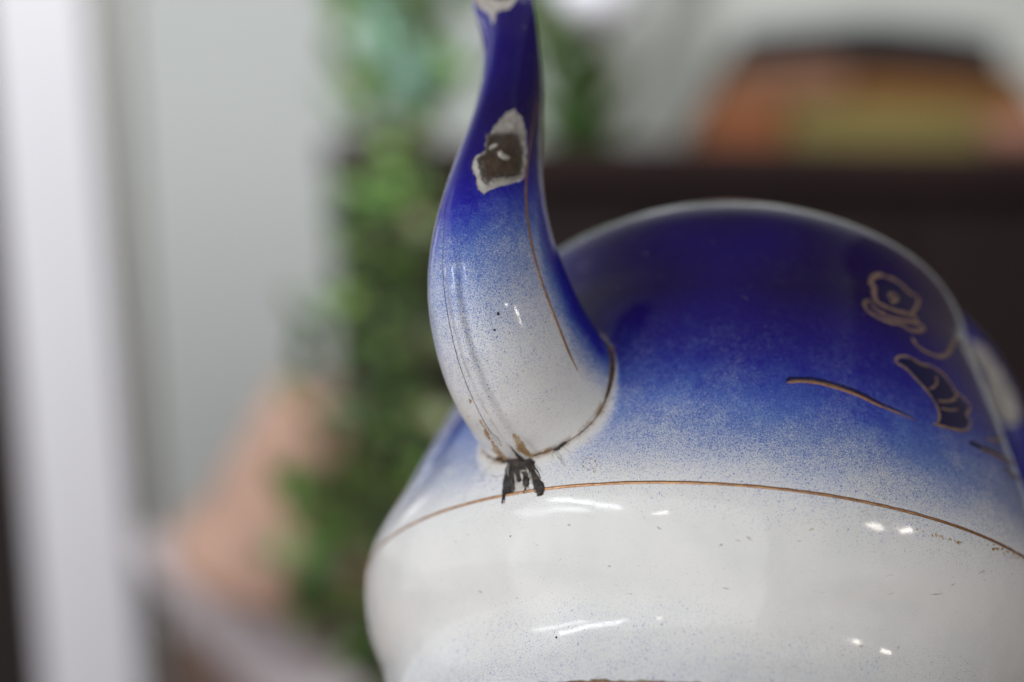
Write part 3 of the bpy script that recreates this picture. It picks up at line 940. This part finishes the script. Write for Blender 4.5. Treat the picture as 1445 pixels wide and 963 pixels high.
prism('case_body', [(974, 245), (988, 180), (1010, 122), (1046, 84), (1230, 72), (1404, 86), (1444, 110), (1470, 150), (1490, 245)], 1.95, .28, CASE_B, case)
prism('case_lid', [(1044, 94), (1048, 46), (1140, 38), (1230, 30), (1330, 40), (1408, 54), (1418, 104), (1390, 94), (1230, 84), (1090, 88)], 1.93, .30, CASE_T, case)
prism('front_panel', [(1120, 150), (1240, 146), (1395, 152), (1395, 232), (1112, 232)], 1.935, .02, CASE_O, case)
prism('side_panel', [(988, 222), (994, 172), (1012, 140), (1102, 142), (1104, 222)], 1.935, .02, CASE_R, case)
prism('upper_panel', [(1040, 98), (1195, 84), (1195, 138), (1018, 136)], 1.935, .02, CASE_P, case)


def lathe(name, prof, mat, M, n=40, parent=None):
    vs = [M @ Vector((r * math.cos(k / n * 2 * math.pi), r * math.sin(k / n * 2 * math.pi), z)) for r, z in prof for k in range(n)]
    fs = [(i * n + k, i * n + (k + 1) % n, (i + 1) * n + (k + 1) % n, (i + 1) * n + k) for i in range(len(prof) - 1) for k in range(n)]
    return mesh_obj(name, vs, fs, mat, parent)


dish = lathe('terracotta_dish', [(0.0, 0), (.032, 0), (.045, .012), (.050, .034), (.046, .036), (.040, .014), (0, .006)], simple('dull_terracotta', (0.30, 0.14, 0.095), .8, .2, 9),
             Matrix.Translation(at(1450, 216, 1.84)))
tag(dish, 'small dull terracotta dish at the right end of the cabinet top', 'dish')

# pale window light and posts high behind
post_m = simple('grey_post_paint', (0.27, 0.28, 0.26), .6, .1, 4)
win = empty('window', at(1200, 200, 2.9))
tag(win, 'pale daylit window with grey posts above the dark cabinet', 'window')
child(slab('pane', q_at([(760, -300), (1700, -300), (1700, 260), (760, 260)], 2.94), .02, PALE), win)
for x0, x1 in ((868, 915), (935, 985)):
    child(slab('post', q_at([(x0, 20 if x0 < 900 else -300), (x1, 20 if x0 < 900 else -300), (x1, 240), (x0, 240)], 2.85), .05, post_m), win)
orb = lathe('pale_round_form', [(0.0, .0), (.022, .004), (.040, .02), (.046, .042), (.040, .064), (.022, .078), (.018, .09)], simple('bluish_white', (0.86, 0.88, 0.97), .3, .03, 4),
            Matrix.Translation(at(843, 34, 1.75)))  # unidentified pale rounded object
tag(orb, 'bluish white rounded object high behind the spout', 'lamp shade')

# terracotta pot leaning on its side, board and floor at lower left
axis_d = (at(372, 850, 1.56) - at(452, 560, 1.5)).normalized()
rot = axis_d.to_track_quat('Z', 'Y').to_matrix().to_4x4()
tp = lathe('terracotta_pot', [(0.0, 0), (.030, 0), (.038, .006), (.062, .10), (.076, .155), (.088, .158), (.090, .185), (.080, .186), (.074, .16), (.050, .08), (0, .02)], TERRA,
           Matrix.Translation(at(450, 545, 1.5)) @ rot)
tag(tp, 'pale terracotta pot leaning tilted below the green leaves', 'flower pot')
bd = slab('ledge', [at(160, 745, 1.62), at(245, 752, 1.62), at(560, 1010, 1.5), at(430, 1050, 1.5)], .04, SHELF)
tag(bd, 'grey painted ledge running slantwise below the terracotta pot', 'ledge')

# leaves
def leaf_mesh(name, mat, L=0.05, Wd=0.030, curl=0.012):
    vs, fs, n = [], [], 7
    for i in range(n):
        t = i / (n - 1)
        w = Wd * math.sin(math.pi * min(1, t * .92 + .04)) ** .8 * (1 - .35 * t)
        z = -curl * t * t * 2
        for s in (-1, 0, 1):
            vs.append((s * w / 2, t * L, z + abs(s) * .004))
    for i in range(n - 1):
        for j_ in range(2):
            a = i * 3 + j_
            fs.append((a, a + 1, a + 4, a + 3))
    o = mesh_obj(name, vs, fs, mat)
    me = o.data
    bpy.data.objects.remove(o)
    return me


def leaf_mat(name, col):
    t = NT(name)
    f = t.noise(30, 3)
    t.set(Base_Color=t.mix(f, tuple(c * .65 for c in col), tuple(c * 1.3 for c in col)), Roughness=.28)
    return t.m


LM = [leaf_mesh('leaf', leaf_mat('leaf_' + nm, c)) for nm, c in (('deep_green', (0.030, 0.085, 0.014)), ('mid_green', (0.11, 0.23, 0.045)), ('bright_green', (0.20, 0.36, 0.08)), ('teal_green', (0.27, 0.46, 0.37)), ('olive', (0.15, 0.18, 0.06)))]
STEM = simple('green_brown_stem', (0.07, 0.075, 0.03), .7, .3, 20)


def tube(name, pts, r, mat, parent):
    vs, fs, m = [], [], 6
    for i, p in enumerate(pts):
        tg = (pts[min(len(pts) - 1, i + 1)] - pts[max(0, i - 1)]).normalized()
        a = tg.orthogonal().normalized()
        b = tg.cross(a)
        for k_ in range(m):
            an = k_ / m * 2 * math.pi
            vs.append(p + a * r * math.cos(an) + b * r * math.sin(an))
    fs = [(i * m + k_, i * m + (k_ + 1) % m, (i + 1) * m + (k_ + 1) % m, (i + 1) * m + k_) for i in range(len(pts) - 1) for k_ in range(m)]
    return child(mesh_obj(name, vs, fs, mat), parent)


def leaf(plant, px, py, d, kind, size, rg, face=False):
    o = bpy.data.objects.new('leaf', LM[kind])
    C.objects.link(o)
    o.parent = plant
    o.location = at(px, py, d) - plant.location
    o.rotation_euler = (rg.uniform(-.2, 1.3), rg.uniform(-.6, .6), rg.uniform(-3.1, 3.1))
    if face:
        o.rotation_euler.x = rg.uniform(1.2, 1.7)
    o.scale = (size, size, size)


rg = random.Random(21)
plant = empty('trailing_plant', at(560, 1150, 1.02))
tag(plant, 'leafy green trailing plant in front of the dark cabinet', 'plant')
for x0, x1, x2 in ((560, 520, 590), (600, 640, 560), (540, 480, 520)):
    tube('stem', [at(x0 + (x1 - x0) * t + (x2 - x1) * t * t, 1150 - 1000 * t, 1.02) for t in np.linspace(0, 1, 14)], .0027, STEM, plant)
n_l = 0
while n_l < 245:
    y = rg.uniform(170, 1060)
    c0 = np.interp(y, [170, 300, 450, 600, 750, 900, 1060], [585, 560, 555, 560, 555, 570, 580])
    w0 = np.interp(y, [170, 300, 450, 600, 750, 900, 1060], [80, 85, 95, 100, 105, 85, 85])
    x = rg.gauss(c0, w0 * .62)
    if abs(x - c0) > w0 * 1.25:
        continue
    if 190 < y < 330 and x < 515 and rg.random() < .9:
        continue
    if y < 560 and x > 600 and rg.random() < .55:
        continue
    kd = rg.choices([0, 1, 2, 4], [4, 4, 2 if y < 700 else 1, 2 if y < 500 else .6])[0]
    leaf(plant, x, y, rg.uniform(0.92, 1.10), kd, rg.uniform(.34, .66), rg)
    n_l += 1
for x, y, kd, s in ((382, 692, 1, .55), (396, 795, 1, .6), (380, 802, 0, .45), (405, 440, 4, .45), (428, 470, 2, .45), (400, 565, 1, .5), (418, 580, 4, .45), (445, 770, 1, .7), (470, 790, 0, .8),
                    (455, 840, 0, .7), (470, 640, 0, .7), (478, 700, 1, .7), (462, 600, 0, .6), (440, 690, 4, .5), (430, 560, 4, .5), (430, 520, 0, .7), (480, 560, 0, .8), (486, 740, 1, .8), (492, 650, 0, .8), (410, 880, 0, .6), (465, 880, 0, .8), (440, 610, 1, .5)):
    leaf(plant, x, y, rg.uniform(.98, 1.06), kd, s * .72, rg, True)
for _ in range(26):
    leaf(plant, rg.uniform(405, 485), rg.uniform(630, 930), rg.uniform(.98, 1.08), rg.choices([0, 1, 4], [5, 2, 2])[0], rg.uniform(.35, .6), rg, True)
hang = empty('hanging_plant', at(560, -200, 1.25))
tag(hang, 'pale teal and green hanging plant above the trailing leaves', 'plant')
tube('stem', [at(560 + 30 * math.sin(t * 3), -200 + 380 * t, 1.25) for t in np.linspace(0, 1, 10)], .004, STEM, hang)
for _ in range(140):
    y = rg.uniform(-120, 190)
    x = rg.gauss(575, 52)
    kd = rg.choices([3, 2, 1, 4], [6, .8, 2, 2])[0] if x < 640 else rg.choices([3, 1, 4], [1, 3, 2])[0]
    leaf(hang, x, y, rg.uniform(1.12, 1.35), kd, rg.uniform(.55, .95), rg, True)
for x, y, kd in ((465, 20, 2), (475, 45, 2), (455, 5, 2), (480, -10, 1)):
    leaf(hang, x, y, 1.2, kd, .7, rg, True)
hb = empty('shrub', at(815, 330, 1.95))
tag(hb, 'dark olive green shrub behind the right side of the spout', 'shrub')
tube('stem', [at(815 + 12 * math.sin(t * 4), 330 - 330 * t, 1.95) for t in np.linspace(0, 1, 10)], .005, STEM, hb)
for _ in range(130):
    leaf(hb, min(850, rg.gauss(806, 27)), rg.uniform(-40, 235), rg.uniform(1.85, 2.05), rg.choices([0, 1, 4], [5, 1, 4])[0], rg.uniform(.8, 1.3), rg, True)
